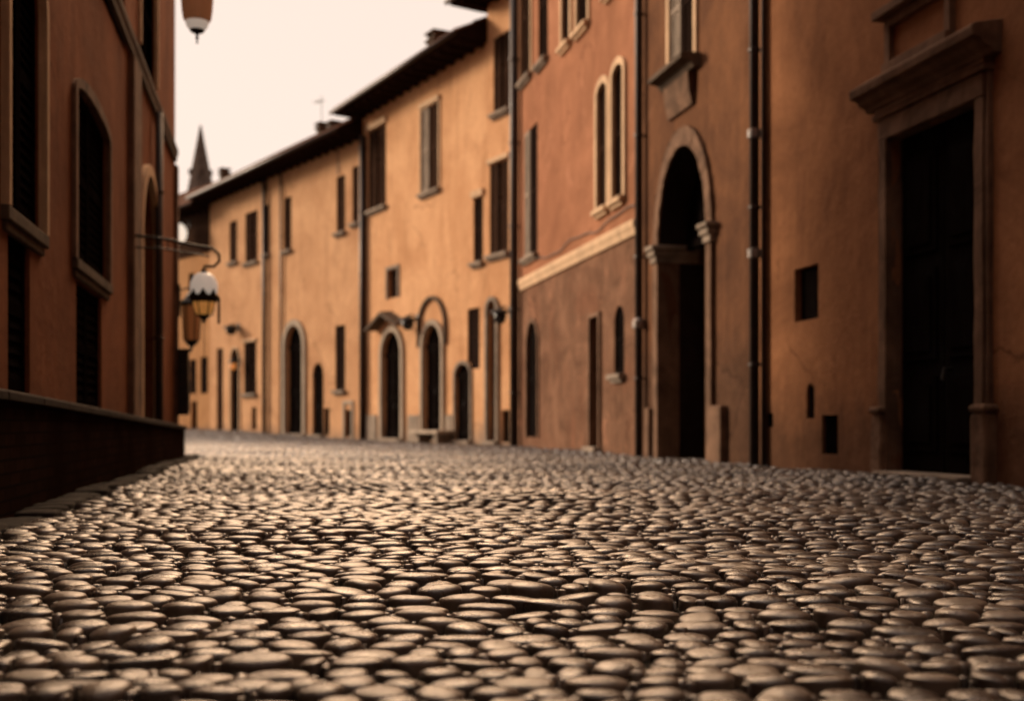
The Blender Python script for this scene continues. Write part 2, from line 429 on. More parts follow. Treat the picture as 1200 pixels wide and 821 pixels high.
        d = m.build('door', M[mat], s.root)
        if rise: MB().box(a, b, y+.02, y+.085, hz-.01, hz+.08).build('transom', M[mat], d)
        if handle:
            MB().tube([(a+w*.42,y+.06,z0+1.05),(a+w*.42,y+.12,z0+1.05),(a+w*.42,y+.13,z0+.92)], .014, 8).build('handle', M['iron'], d)
        if frame:
            s.arch_band(MB(), a, b, z0-.3, z1, rise, frame[1], -.01, frame[2] if len(frame) > 2 else .05).build('surround', M[frame[0]], d, bevel=.008)
        if threshold:
            MB().box(a-.1, b+.1, -.05, .16, z0-.3, z0+.07).build('threshold', M['s_grey'], d, bevel=.015)
        return d
    def pipe(s, x, ytop, ybot, r=.05, mat='pipe', o=None, ztop=None, zbot=None):
        o = o or r+.035
        t, z1 = s.px(x, ytop, o); _, z0 = s.px(x, ybot, o)
        if ztop is not None: z1 = ztop
        if zbot is not None: z0 = zbot
        p = MB().tube([(t,o,z0),(t,o,z1)], r, 12).build('downpipe', M[mat], s.root, smooth=True)
        zz = z0+1.2
        while zz < z1-.2:
            c = MB(); c.lathe((t,o,zz), [(r*1.02,0),(r*1.25,.006),(r*1.25,.04),(r*1.02,.046)], 12); c.box(t-.012, t+.012, -.01, o-r*.5, zz+.01, zz+.035); zz += 1.9
            c.build('pipe_clip', M[mat], p)
        return p, t, o
    def vent(s, px, r=.12, name='vent', bars=True, rise=0.0):
        a, b, z0, z1 = s.rect(*px); s.hole(a, b, z0, z1, r, rise*(b-a))
        m = MB(); y = -r+.03
        m.face((a,y-.015,z0),(b,y-.015,z0),(b,y-.015,z1),(a,y-.015,z1))
        if bars:
            n = max(2, int((b-a)/.07))
            for i in range(1, n): m.tube([(a+(b-a)*i/n,y,z0),(a+(b-a)*i/n,y,z1)], .008, 6)
        return m.build(name, M['w_door'], s.root)
    def roof(s, o=.8, e0=.3, e1=.3, tan=.52, th=.07, ridge=None, soffit=True, rafters=True):
        rd = ridge or s.D/2
        zt = s.H; x0, x1 = -e0, s.L+e1
        m = MB(); pitch = .2; n = max(4, int((x1-x0)/pitch)); sub = 5
        rows = max(6, int(rd/.42)); ys = [o+.06 - (o+.06+rd)*i/rows for i in range(rows+1)]
        def zr(y): return zt + .16 + (o - y)*tan
        xs = [x0 + (x1-x0)*i/(n*sub) for i in range(n*sub+1)]
        prev = None
        for side in (0, 1):
            for j in range(rows):
                for (ya, yb, lift0, lift1) in ((ys[j], ys[j+1], .035, 0.0),):
                    b0 = len(m.v)
                    for x_i, x in enumerate(xs):
                        h = abs(math.sin(math.pi*(x-x0)/((x1-x0)/n)))*.065
                        if side == 0:
                            m.v += [(x, ya, zr(ya)+h+lift0), (x, yb, zr(yb)+h+lift1)]
                        else:
                            m.v += [(x, -2*rd-ya, zr(ya)+h+lift0), (x, -2*rd-yb, zr(yb)+h+lift1)]
                    for i in range(len(xs)-1):
                        m.f.append((b0+2*i, b0+2*i+2, b0+2*i+3, b0+2*i+1))
        # tile butts at the eave, deck below
        for y_sign in (0, 1):
            ye = o+.06 if y_sign == 0 else -2*rd-(o+.06)
            b0 = len(m.v)
            for x in xs:
                h = abs(math.sin(math.pi*(x-x0)/((x1-x0)/n)))*.065
                m.v += [(x, ye, zr(o+.06)+h+.035), (x, ye, zr(o+.06)-.02)]
            for i in range(len(xs)-1): m.f.append((b0+2*i, b0+2*i+1, b0+2*i+3, b0+2*i+2))
        rf = m.build('roof', M['tile'], s.root, fix=False)
        d = MB()
        d.prism([(o, zt+.03), (o, zt+.15), (-rd, zr(-rd)-.03), (-2*rd-o, zt+.15), (-2*rd-o, zt+.03), (-2*rd, zt+.005), (0, zt+.005)], x0+.01, x1-.01)
        if rafters:
            q = x0+.15
            while q < x1-.1:
                d.box(q-.045, q+.045, .02, o-.06, zt-.09, zt+.02); q += .55
        d.build('eaves', M['w_eave'], rf)
        g = MB(); pts = [(x0-.02, o+.09, zt+.10), (x1+.02, o+.09, zt+.10)]
        g.tube(pts, .065, 10); g.build('gutter', M['pipe'], rf, smooth=True)
        return rf, zr
    def chimney(s, rf, zr, x, y_loc, w=.5, h=.9, pots=1, px=None):
        if px is not None: x = s.px(px, 0, y_loc)[0]
        zb = zr(y_loc)-.3; zt = zr(y_loc)+h
        m = MB().box(x-w/2, x+w/2, y_loc-w/2, y_loc+w/2, zb, zt).box(x-w/2-.06, x+w/2+.06, y_loc-w/2-.06, y_loc+w/2+.06, zt, zt+.07)
        for k in (-1, 1): m.box(x+k*w*.36-w*.12, x+k*w*.36+w*.12, y_loc-w/2, y_loc+w/2, zt+.07, zt+.07+w*.35)
        m.box(x-w/2-.08, x+w/2+.08, y_loc-w/2-.06, y_loc+w/2+.06, zt+.07+w*.35, zt+.12+w*.35)
        return m.build('chimney', M['s_dark'], rf, bevel=.01)

# ================================================================== RIGHT SIDE, near to far
# --- rust house with the tall portal
xb5, xb4 = 886, 748
P45 = LA(xb5); P34 = LA(xb4)
h5 = House('rust_house', 'rust orange house with tall corniced stone portal, nearest on the right', PA0, P45, 16.0, M['p_rust'], depth=8)
h5.vent((931,959,312,375), r=.10, name='niche', bars=False)
h5.vent((945,954.5,449,490), r=.045, name='slot', bars=False, rise=.5)
h5.vent((963,982,486,532), r=.06)
h5.vent((898,906,484,500), r=.04)
# portal
a, b, z0, z1 = h5.rect(1045, 1149, 140, 560); z0 = 0.05
h5.hole(a, b, -.3, z1, .17, 0)
y = -.14; w = b-a
m = MB()
m.face((a,y-.02,-.3),(b,y-.02,-.3),(b,y-.02,z1),(a,y-.02,z1))
for i, (p, q) in enumerate(((a, (a+b)/2-.008), ((a+b)/2+.008, b))):
    m.box(p, q, y-.015, y+.03, z0, z1)
    for zz0, zz1 in ((.25, .95), (1.1, 1.95), (2.1, z1-.2)):
        m.box(p+.09, q-.09, y+.03, y+.055, zz0, zz1); m.box(p+.16, q-.16, y+.055, y+.075, zz0+.08, zz1-.08)
d5 = m.build('door', M['w_door'], h5.root, bevel=.006)
m = MB(); m.lathe((0,0,0), [(.03,0),(.05,.01),(.05,.03),(.02,.05)], 12)
MB().tube([((a+b)/2-.12,y+.03,1.0),((a+b)/2-.12,y+.10,1.0),((a+b)/2-.12,y+.12,.9)], .018, 8).build('handle', M['iron'], d5)
MB().box(a+.10, a+.36, y+.02, y+.07, .43, .52).build('letter_flap', M['zinc'], d5, bevel=.006)
pm = MB()
fw = .13
pm.box(a-fw, a+.004, -.12, .07, -.3, z1).box(b-.004, b+fw, -.12, .07, -.3, z1)
pm.box(a-fw, b+fw, -.12, .072, z1-.004, z1+.20)
pm.box(a-fw-.05, a-fw-.002, -.02, .05, -.3, z1+.2).box(b+fw+.002, b+fw+.05, -.02, .05, -.3, z1+.2)
pm.box(a-fw-.07, b+fw+.07, -.02, .10, z1+.203, z1+.26)
portal = weather(pm.build('portal', M['s_brown'], h5.root, bevel=.012), .03, .3, 4)
m = MB()
m.box(a-fw-.04, b+fw+.04, -.02, .085, z1+.263, z1+.31)
c0 = z1+.313; prof = [(-.02, c0), (.09, c0), (.11, c0+.04), (.17, c0+.07), (.20, c0+.11), (.27, c0+.13), (.28, c0+.18), (.28, c0+.21), (.25, c0+.235), (-.02, c0+.28)]
m.prism(prof, a-fw-.17, b+fw+.20)
weather(m.build('cornice', M['s_brown'], portal, bevel=.006), .02, .25, 3)
for (p, q) in ((a-fw-.12, a+.0), (b+.0, b+fw+.10)):
    weather(MB().box(p+.02, q, -.1, .11, -.3, .60).box(p, q+.0, -.1, .135, .60, .67).build('base_block', M['s_brown'], portal, bevel=.03), .035, .2, 4)
MB().box(a-.0, b+.0, -.13, .22, -.3, .055).build('doorstep', M['s_grey'], portal, bevel=.02)
# blind framed panel above the portal
a2, b2 = h5.px(1118, 0)[0], h5.px(1044, 0)[0]; zz = z1+.615
m = MB(); h5.arch_band(m, a2+.06, b2-.06, zz+.10, zz+.46, 0, .08, -.01, .06)
m.box(a2-.02, b2+.02, -.01, .10, zz-.005, zz+.10); m.box(a2-.12, b2+.12, -.01, .15, zz+.545, zz+.63)
m.build('framed_panel', M['s_brown'], h5.root, bevel=.01)
# windows of the upper storeys and of the stretch beside and behind the camera
sA = lambda Y: h5.w2l(6.233 - Y*310.0/F, Y)[0]
for Yw in (1.0, 4.6, 12.2):
    q = sA(Yw); h5.window(rect=(q-.5, q+.5, 6.6, 8.6), style='pair', frame=('s_brown', .12)); 
for Yw in (1.0, 4.6, 9.6, 12.2):
    q = sA(Yw); h5.window(rect=(q-.45, q+.45, 9.6, 11.1), style='closed', frame=('s_brown', .1))
p, t_, o_ = h5.pipe(884, 0, 545, r=.06, ztop=15.9, zbot=0.0)
for yy in (157, 297):
    zc = h5.px(884, yy, o_)[1]
    MB().lathe((t_, o_, zc-.06), [(.062,0),(.082,.01),(.082,.11),(.062,.12)], 14).build('pipe_joint', M['zinc'], p, smooth=False)
MB().tube([(t_-.17, .05, 0), (t_-.17, .05, 15.9)], .035, 10).build('downpipe', M['pipe'], h5.root, smooth=True)
h5.wall(); h5.roof(tan=.4)

# --- brown house with the big archway
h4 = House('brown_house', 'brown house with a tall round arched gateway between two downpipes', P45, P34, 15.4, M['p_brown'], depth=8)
a, b, z0, z1 = h4.rect(774, 831, 170, 535); rise = (z1 - h4.px(804, 300)[1])*.82
h4.hole(a, b, -.3, z1, .75, rise)
y = -.72; m = MB(); w = b-a
m.face((a,y,-.3),(b,y,-.3),(b,y,z1),(a,y,z1))
for i in range(12): m.box(a+w*i/12+.004, a+w*(i+1)/12-.004, y+.005, y+.04+.005*(i % 2), .03, z1)
for zz in (.2, 1.3, 2.5): m.box(a+.05, b-.05, y+.035, y+.07, zz, zz+.14)
m.box((a+b)/2-.05, (a+b)/2+.05, y+.04, y+.09, .03, z1-.1)
g4 = m.build('gate', M['w_door'], h4.root)
m = MB(); zi_ = z1-rise; arc_ = h4.arc(a+.01, b-.01, z1-.01, rise-.01, 20)
for yy in (-.42, -.48): m.face(*([(a+.01, yy, zi_)] + [(p, yy, q) for p, q in arc_[1:-1]] + [(b-.01, yy, zi_)]))
m.box(a, b, -.5, -.38, zi_-.05, zi_+.06)
m.build('arch_shade_panel', M['w_door'], g4, fix=False)  # dark panel added so the arch head reads as shade
MB().lathe(((a+b)/2-.15, y+.09, 1.1), [(0,-.05),(.05,0),(0,.05)], 12).build('knob', M['iron'], g4)
m = MB(); h4.arch_band(m, a, b, -.3, z1, rise, .20, -.7, .055, 24, wt=.26)
arch4 = weather(m.build('arch_surround', M['s_brown'], h4.root, bevel=.01), .02, .2, 3)
zi = z1-rise
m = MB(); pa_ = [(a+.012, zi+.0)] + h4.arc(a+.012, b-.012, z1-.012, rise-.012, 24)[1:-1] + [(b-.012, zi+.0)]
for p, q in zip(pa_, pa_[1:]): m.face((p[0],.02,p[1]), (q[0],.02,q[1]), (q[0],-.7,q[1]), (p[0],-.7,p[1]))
m.build('vault_shade', M['s_plinth'], arch4, fix=False)  # near-black sheet under the vault, shade put into its colour
MB().box(b-.014, b+.0, -.7, -.30, -.3, zi-.25).build('jamb_shade', M['s_plinth'], arch4)  # near-black sheet painting shade on the deep half of the jamb
for (p, q) in ((a-.27, a+.06), (b-.06, b+.27)):
    MB().box(p, q, -.6, .13, zi-.14, zi-.05).box(p-.04, q+.0, -.6, .17, zi-.05, zi+.02).box(p+.03, q-.03, -.6, .09, zi-.24, zi-.14).build('impost', M['s_grey'], arch4, bevel=.015)
MB().box(a-.62, a-.25, -.02, .10, -.3, .75).build('base_block', M['s_brown'], h4.root, bevel=.025); MB().box(b+.22, b+.42, -.02, .12, -.3, .75).build('base_block', M['s_brown'], h4.root, bevel=.025)
# window above, on a bracketed balcony sill
ra, rb, rz0, rz1 = h4.rect(786, 815, -70, 78)
wn = h4.window(rect=(ra, rb, rz0, rz1), style='half', sill=False, frame=('s_trim', .10), mat='w_dark')
m = MB(); m.prism([(-.02, rz0-.20), (.10, rz0-.20), (.16, rz0-.12), (.30, rz0-.09), (.30, rz0-.03), (.27, rz0), (-.02, rz0)], ra-.20, rb+.16)
m.build('sill', M['s_dark'], wn, bevel=.008)
m = MB(); m.prism([(-.01, rz0-.66), (.05, rz0-.66), (.10, rz0-.45), (.12, rz0-.205), (-.01, rz0-.205)], ra+.0, rb-.0)
m.build('sill_bracket', M['s_brown'], wn, bevel=.01)
h4.window(rect=(ra-.05, rb+.05, 9.4, 11.2), style='pair', frame=('s_trim', .1))
p, t_, o_ = h4.pipe(748.5, 0, 532, r=.062, ztop=15.0, zbot=0.0)
zc = h4.px(748.5, 378, o_)[1]
MB().lathe((t_, o_, zc-.1), [(.062,0),(.10,.02),(.10,.13),(.066,.17)], 14).build('pipe_joint', M['zinc'], p)
h4.wall(); h4.roof(tan=.4)

# --- red house
P3f = LA(603.5)
h3 = House('red_house', 'red plastered house with a pale string course over a stained brown ground floor', P34, P3f, 14.2, M['p_red'], depth=8)
h3.window((611,623,-60,92), 'pair', frame=('s_trim', .09), hood=None, mat='w_brown')
h3.window((631,642,-70,72), 'closed', frame=None, mat='w_dark')
h3.window((659.5,669,-90,52), 'closed', frame=('s_trim', .11), smat='s_trim')
h3.window((677,690,-110,32), 'pair', frame=('s_trim', .10), smat='s_trim')
h3.window((712,725,-140,-12), 'closed', frame=('s_trim', .10), smat='s_trim')
# twin round-headed windows
h3.window((701.5,713.5,98,244), 'closed', rise=.28, frame=('s_trim', .12, .05), mat='w_brown', smat='s_trim', r=.22)
h3.window((719.5,732,76,233), 'closed', rise=.28, frame=('s_trim', .12, .05), mat='w_dark', smat='s_trim', r=.22)
h3.window((615,630,150,300), 'half', mat='w_dark', sill=True)
# lower storey
h3.window((618,631,377,512), 'leaf', rise=.5, sill=False, frame=('s_brown', .08), mat='w_door', r=.2)
h3.door((693,703.5,371,530), r=.22, mat='w_door', double=False, zb=.03, frame=('s_brown', .07))
h3.window((720,731.5,358,438), 'leaf', rise=.5, mat='w_door', r=.22)
_, zs = h3.px(690, 294)
m = MB(); m.prism([(-.01, zs-.13), (.045, zs-.13), (.06, zs-.04), (.085, zs+.02), (.085, zs+.10), (.05, zs+.13), (-.01, zs+.13)], .02, h3.L-.55)
m.build('string_course', M['s_trim'], h3.root)
m = MB(); m.tube([(x, .03, zs+.32+.05*math.sin(x*2.1)+.02*math.sin(x*5)) for x in np.linspace(.1, h3.L-2.2, 40)], .012, 6); m.build('cable', M['iron'], h3.root)
p, t_, o_ = h3.pipe(602.5, 0, 522, r=.10, ztop=13.9, zbot=0.0)
h3.wall(); h3.roof(tan=.4)

# --- tall amber house (narrow)
P2b = None
def LB(x, P, Q):
    uu = u_(x); dx, dy = Q[0]-P[0], Q[1]-P[1]; t = (uu*P[1]-P[0])/(dx-uu*dy); return (P[0]+t*dx, P[1]+t*dy)
P2b = LB(571, P_AB, P_B1)
h2b = House('narrow_house', 'narrow amber house rising above its amber neighbour, beside the thick corner downpipe', P_AB, P2b, 10.75, M['p_amber2'])
h2b.window((578.5,597.5,40,130), 'pair', mat='w_brown', frame=None)
h2b.window((574,596,190,297), 'pair', mat='w_brown', hood=('s_trim', .14), rise=0)
h2b.door((572.5,583,352,520), r=.14, rise=.5, frame=('s_grey', .10, .07), mat='w_brown', double=False, zb=.03)
h2b.vent((588,597,480,518), r=.1)
h2b.wall(); h2b.roof(e0=.02, e1=.55, o=.75)

# --- amber house with two arched doors
h2 = House('amber_house', 'wide amber house with two arched doorways and a stone bench at its foot', P2b, P_B1, 9.85, M['p_amber'])
h2.window((432,452.5,150,244), 'pair', mat='w_brown', hood=('s_trim', .20))
h2.window((494,515,124,224), 'half', mat='w_brown', frame=('s_trim', .07), hood=('s_trim', .16))
h2.window((555,566,232,307), 'leaf', hood=('s_trim', .2), mat='w_dark')
h2.window((454.5,467,315,349), 'glass', frame=('s_grey', .09), sill=False)
h2.window((548,562,361,432), 'leaf', mat='w_dark', frame=None, sill=False)
d = h2.door((449,471.5,388,515), r=.16, rise=.5, frame=('s_pale', .16, .08), zb=.04)
# little gabled canopy above it
ca, cb, cz0, cz1 = h2.rect(441, 478, 366, 381); c = (ca+cb)/2
m = MB()
for k in (-1, 1):
    pts = [(c, cz1+.05), (c+k*(cb-ca)/2, cz0)]
    (xa, za), (xb2, zb2) = pts
    m.face((xa,0,za),(xb2,0,zb2),(xb2,.38,zb2-.04),(xa,.38,za-.04)); m.face((xa,0,za-.09),(xb2,0,zb2-.09),(xb2,.38,zb2-.13),(xa,.38,za-.13))
    m.face((xa,.38,za-.04),(xb2,.38,zb2-.04),(xb2,.38,zb2-.13),(xa,.38,za-.13)); m.face((xb2,0,zb2),(xb2,.38,zb2-.04),(xb2,.38,zb2-.13),(xb2,0,zb2-.09))
m.build('canopy', M['s_dark'], d)
# second doorway in a larger blind arch
a, b, z0, z1 = h2.rect(497, 519, 380, 502)
d = h2.door((497,519,380,502), r=.16, rise=.5, frame=('s_pale', .13, .08), threshold=False)
a2, b2, _, z2 = h2.rect(491, 524.5, 347, 500)
m = MB(); h2.arch_band(m, a2+.10, b2-.10, 2.6, z2-.07, (b2-a2)/2-.1, .08, -.01, .09); m.build('blind_arch', M['s_dark'], d)
h2.door((534,552,426,518), r=.13, rise=.35, frame=('s_grey', .08), zb=.03, double=False)
# worn stone dado, broken by the doors
for (xl, xr) in ((430,442),(479,492),(523,531)):
    q0, q1, _, zt = h2.rect(xl, xr, 486, 515); MB().box(q0, q1, -.02, .045, -.3, zt).build('dado', M['s_grey'], h2.root, bevel=.02)
h2.wall(); rf, zr = h2.roof(e0=-.02, e1=.35, o=.8)
h2.chimney(rf, zr, 0, -.1, w=.42, h=.22, px=513)

# --- ochre house, long
h1 = House('ochre_house', 'long ochre house with arched gateway and slim downpipes on the far bend', P_B1, P_B0, 9.25, M['p_ochre'])
for q in ((269,278,259,307,'leaf'), (287.5,302,248,307,'pair'), (333,341.5,231,293,'leaf'), (394.5,404.5,206,272,'leaf'), (413,420.5,195,261,'leaf')):
    h1.window(q[:4], q[4], mat='w_brown')
h1.window((309.5,315.5,240,298), 'leaf', mat='w_dark')
h1.window((286,300.5,401,461), 'pair', mat='w_dark', hood=('s_trim', .12))
h1.window((393,404.5,381,457), 'leaf', mat='w_dark')
h1.door((254,261.5,408,501), r=.12, zb=.22, mat='w_brown', double=False)
h1.door((271,281,408,503), r=.12, rise=.5, zb=.2, double=False, frame=('s_trim', .08))
h1.door((335,356,381,509), r=.2, rise=.5, zb=.12, frame=('s_pale', .20, .08))
h1.door((366,379,425,508), r=.14, rise=.5, zb=.1, double=False, frame=None)
h1.vent((379.5,386,478,509), r=.1); h1.vent((404.5,412.5,480,511), r=.1); h1.vent((295,300.5,477,503), r=.1)
a, b, z0, z1 = h1.rect(402.5, 414.5, 473, 512)
m = MB(); h1.arch_band(m, a+.1, b-.1, -.2, z1, 0, .10, -.01, .04); m.build('vent_surround', M['s_pale'], h1.root)
h1.pipe(309.5, 205, 503, r=.075, zbot=.1, ztop=9.2); h1.pipe(329, 205, 508, r=.04, zbot=.1, ztop=9.2); h1.pipe(425, 150, 515, r=.10, zbot=0, ztop=9.2)
t_, z_ = h1.px(397, 205); MB().tube([(t_,.03,z_),(t_,.03,9.2)], .015, 6).build('cable', M['iron'], h1.root)
h1.wall(); rf, zr = h1.roof(e0=-.02, e1=.1, o=.8, tan=.58)
h1.chimney(rf, zr, 0, -.3, w=.26, h=.05, px=391); h1.chimney(rf, zr, 0, -.5, w=.26, h=.18, px=377); h1.chimney(rf, zr, 0, -.5, w=.30, h=.22, px=263)
t_, _ = h1.px(377, 0, -1.2); zz = zr(-1.2)
m = MB().tube([(t_,-1.2,zz-.2),(t_,-1.2,zz+1.35)], .012, 6).tube([(t_-.05,-1.2,zz+1.2),(t_+.5,-1.2,zz+1.2)], .008, 5)
for k in range(5): m.tube([(t_+.03+.1*k,-1.36,zz+1.2),(t_+.03+.1*k,-1.04,zz+1.2)], .006, 5)
m.build('antenna', M['iron'], rf)

# --- far house behind the bend
h0 = House('far_house', 'farthest ochre house at the end of the bend, dark boards standing in for its shaded top storey', P_B0, P_B9, 9.0, M['p_far'])
h0.window((222,230,421,461), 'leaf', mat='w_dark', sill=False); h0.window((235,243.5,418,461), 'leaf', mat='w_dark', sill=False)
h0.window((221,227.5,320,352), 'leaf', mat='w_dark')
h0.door((224,231,470,502), r=.2, zb=.25, double=False); 
_, zc = h0.px(225, 300)
m = MB(); q = 0.03
while q < h0.L-.2: m.box(q, q+.19, -.02, .05+.012*(int(q*10) % 2), zc, 8.95); q += .2
m.build('shade_boards', M['w_brown'], h0.root)  # dark boards added for the shade on the upper wall
h0.wall(); h0.roof(e0=.0, e1=.3, o=.75, tan=.55)

# ================================================================== LEFT SIDE
CL = lambda Y, off=0.0: (-1.535 - off - Y*270.0/F, Y)          # plinth face; the wall stands .15 behind it
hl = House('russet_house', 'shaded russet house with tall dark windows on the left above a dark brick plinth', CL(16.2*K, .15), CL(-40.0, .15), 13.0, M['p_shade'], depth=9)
hl.window((4,47,-95,258), 'closed', so=.05, rise=.42, frame=('s_trim', .07, .05), mat='w_door', smat='s_dark', r=.25)
hl.window((9,35,262,462), 'leaf', sill=False, mat='w_door', r=.2)
hl.window((86,125,122,318), 'closed', so=.05, rise=.06, frame=('s_brown', .10, .04), mat='w_door', smat='s_dark', r=.25)
hl.window((89,119,338,482), 'closed', sill=False, mat='w_door', r=.14)
hl.door((161.5,181,206,490), r=.3, rise=.5, frame=('s_trim', .13, .07), mat='w_door', threshold=False, handle=False)
hl.window((112,146,-150,20), 'closed', mat='w_door', smat='s_dark', sill=False, r=.22)
hl.window((162.5,182,-60,78), 'closed', frame=('s_trim', .10), mat='w_door', sill=False, r=.22)
for (sa, sb, za, zb_, st) in ((13.5*K+.5, 13.5*K+1.6, 1.0, 3.2, 'closed'), (18.0*K, 18.0*K+1.1, 1.0, 3.2, 'pair'), (18.0*K, 18.0*K+1.1, 4.6, 6.6, 'pair'), (13.5*K+.5, 13.5*K+1.6, 4.6, 6.6, 'closed')):
    hl.window(rect=(sa, sb, za, zb_), style=st, mat='w_door', frame=('s_trim', .08))
_, zs = hl.px(155, 62)
m = MB(); m.prism([(-.01, zs-.10), (.05, zs-.10), (.055, zs-.03), (.075, zs+.02), (.075, zs+.08), (-.01, zs+.12)], .27, hl.L)
m.build('string_course', M['s_dark'], hl.root)
qa, qb = hl.px(159, 0)[0], hl.px(150, 0)[0]
MB().box(min(qa,qb), max(qa,qb), -.02, .07, -.3, zs-.13).build('pilaster', M['s_brown'], hl.root, bevel=.015)
hl.pipe(186.5, 0, 495, r=.05, zbot=.4, ztop=zs-.12)
m = MB().box(.01, .24, -.02, .06, -.3, zs-.13); m.build('quoin_strip', M['s_brown'], hl.root, bevel=.02)
# low plinth, its coping falling gently with the street
m = MB(); N = 60; Lp = hl.L
def ptop(s): Yd = 16.2 - s/K; return float(np.interp(Yd, [-40, 5.6, 16.2], [.95, .69, .475]))
b0 = None
for i in range(N+1):
    s_ = -.0 + (Lp)*i/N; zt = ptop(s_)
    m.v += [(s_, .15, -.4), (s_, .15, zt-.06), (s_, -.05, zt-.06)]
for i in range(N):
    k = 3*i; m.f += [(k, k+3, k+4, k+1), (k+1, k+4, k+5, k+2)]
m.face((0,-.05,-.4),(0,.15,-.4),(0,.15,ptop(0)-.06),(0,-.05,ptop(0)-.06))
pl = m.build('plinth', M['brick'], hl.root)
m = MB(); s_ = -.03
while s_ < Lp-1:
    l = .9+.25*random.random(); zt = ptop(s_+l/2)
    z_a, z_b = ptop(s_), ptop(s_+l)
    b0 = len(m.v); g = .006
    for (sx, zz) in ((s_+g, z_a), (s_+l-g, z_b)):
        m.v += [(sx,-.03,zz-.058),(sx,.185,zz-.058),(sx,.185,zz-.012),(sx,.165,zz+.004),(sx,-.03,zz+.012)]
    for i in range(5):
        j = (i+1) % 5; m.f.append((b0+i, b0+j, b0+5+j, b0+5+i))
    m.f += [(b0,b0+1,b0+2,b0+3,b0+4), (b0+9,b0+8,b0+7,b0+6,b0+5)]
    s_ += l
m.build('coping', M['s_plinth'], pl, bevel=.006)
hl.wall(); hl.roof(tan=.4, e0=-.05, e1=.2, o=.06, rafters=False)

# ================================================================== THINGS
# stone bench under the second doorway
t0, _ = h2.px(521, 510, .35); t1, _ = h2.px(488, 510, .35); cx = (t0+t1)/2; wbn = abs(t1-t0)
wp = h2.P0 + h2.d*cx + h2.n*.32
bench = empty('stone_bench', (wp.x, wp.y, 0.0), math.atan2(h2.d.y, h2.d.x)); tag(bench, 'low pale stone bench under the arched window of the amber house', 'bench')
MB().box(-wbn/2, wbn/2, -.26, .24, .25, .35).build('seat', M['s_pale'], bench, bevel=.02)
for k in (-1, 1): MB().box(k*wbn*.33-.12, k*wbn*.33+.12, -.2, .16, -.1, .248).build('leg', M['s_grey'], bench, bevel=.015)

def at(x, y, Y): return Vector((u_(x)*Y, Y, EYE + v_(y)*Y))

# bracket street lamp with white dome, left house
Yl = 11.2*K
s0, zarm = hl.px(151, 277)
wallp = hl.P0 + hl.d*s0
uu = u_(239); tt = (uu*wallp.y - wallp.x)/(hl.n.x - uu*hl.n.y)          # reach along the wall's normal
lp = wallp + hl.n*tt
zl = EYE + v_(345)*lp.y
def lamp_root(name, X, Y, z, label, rz): 
    e = empty(name, (X, Y, z), rz); return tag(e, label, 'lamp')
rz = math.atan2(hl.n.y, hl.n.x)                                            # local x runs from wall into the street
root = lamp_root('street_lamp', wallp.x, wallp.y, zarm, 'street lamp with white glass dome on the long iron arm of the left house', rz)
dz = zl - zarm; sc = lp.y/F
m = MB(); m.box(-.02, .02, -.06, .06, -.22, .14)
top = tt+.16
m.tube([(0,0,.02),(tt*.5,0,-.02),(tt*.8,0,-.07),(top-.06,0,-.11),(top,0,-.17),(top+.005,0,-.25),(top-.05,0,-.31),(tt,0,-.31)], .017, 8)
m.tube([(0,0,-.12),(tt*.4,0,-.12),(tt*.85,0,-.17),(tt+.06,0,-.2)], .010, 6)
m.tube([(tt,0,-.31),(tt,0,dz+30*sc)], .012, 6)
for k in (.25, .5): m.tube([(tt*k,0,.0),(tt*k+.02,0,-.12)], .008, 6)
m.build('bracket', M['iron'], root, smooth=True)
U = sc    # metres per photo pixel at the lantern
c = (tt, 0, dz)
MB().lathe(c, [(.002, 26*U),(7*U, 25*U),(12*U, 21*U),(15.5*U, 14*U),(16*U, 7*U),(15*U, 1*U)], 24).build('glass_dome', M['bowl'], root, smooth=True)
m = MB(); m.lathe(c, [(15.2*U,-2*U),(17.2*U,-1*U),(17*U,-5*U),(15*U,-8*U),(13*U,-9*U)], 24)
for k in range(8):
    th = 2*math.pi*k/8; m.prism([(0,0)], 0, 0) if False else None
    ca, sa = math.cos(th), math.sin(th)
    m.face(*[(c[0]+16.4*U*math.cos(th+q), c[1]+16.4*U*math.sin(th+q), c[2]+zz*U) for q, zz in ((-.3,-1),(.3,-1),(.13,3),(0,6.5),(-.13,3))])
m.lathe(c, [(9*U,-24*U),(5*U,-27*U),(2*U,-30*U),(2.5*U,-32*U),(.5*U,-34*U)], 16)
for k in range(6):
    th = 2*math.pi*k/6; m.tube([(c[0]+13*U*math.cos(th), c[1]+13*U*math.sin(th), c[2]-8*U), (c[0]+9*U*math.cos(th), c[1]+9*U*math.sin(th), c[2]-25*U)], .008, 5)
m.lathe(c, [(.5*U,31*U),(3*U,29*U),(4*U,26*U),(5*U,24.5*U)], 12)
m.build('crown', M['iron'], root)
MB().lathe(c, [(12.6*U,-8.5*U),(12*U,-14*U),(9.5*U,-21*U),(7*U,-24*U)], 20).build('glass_bowl', M['amber'], root, smooth=True)
MB().tube([(tt,0,dz-33*U),(tt+.005,0,dz-85*U)], .004, 5).build('pull_chain', M['iron'], root)
pb = (tt+15*U, 0, dz)
MB().box(pb[0]-1.5*U+2*U, pb[0]+1.5*U+2*U, -.012, .012, dz-34*U, dz-3*U).build('side_plate', M['iron'], root)

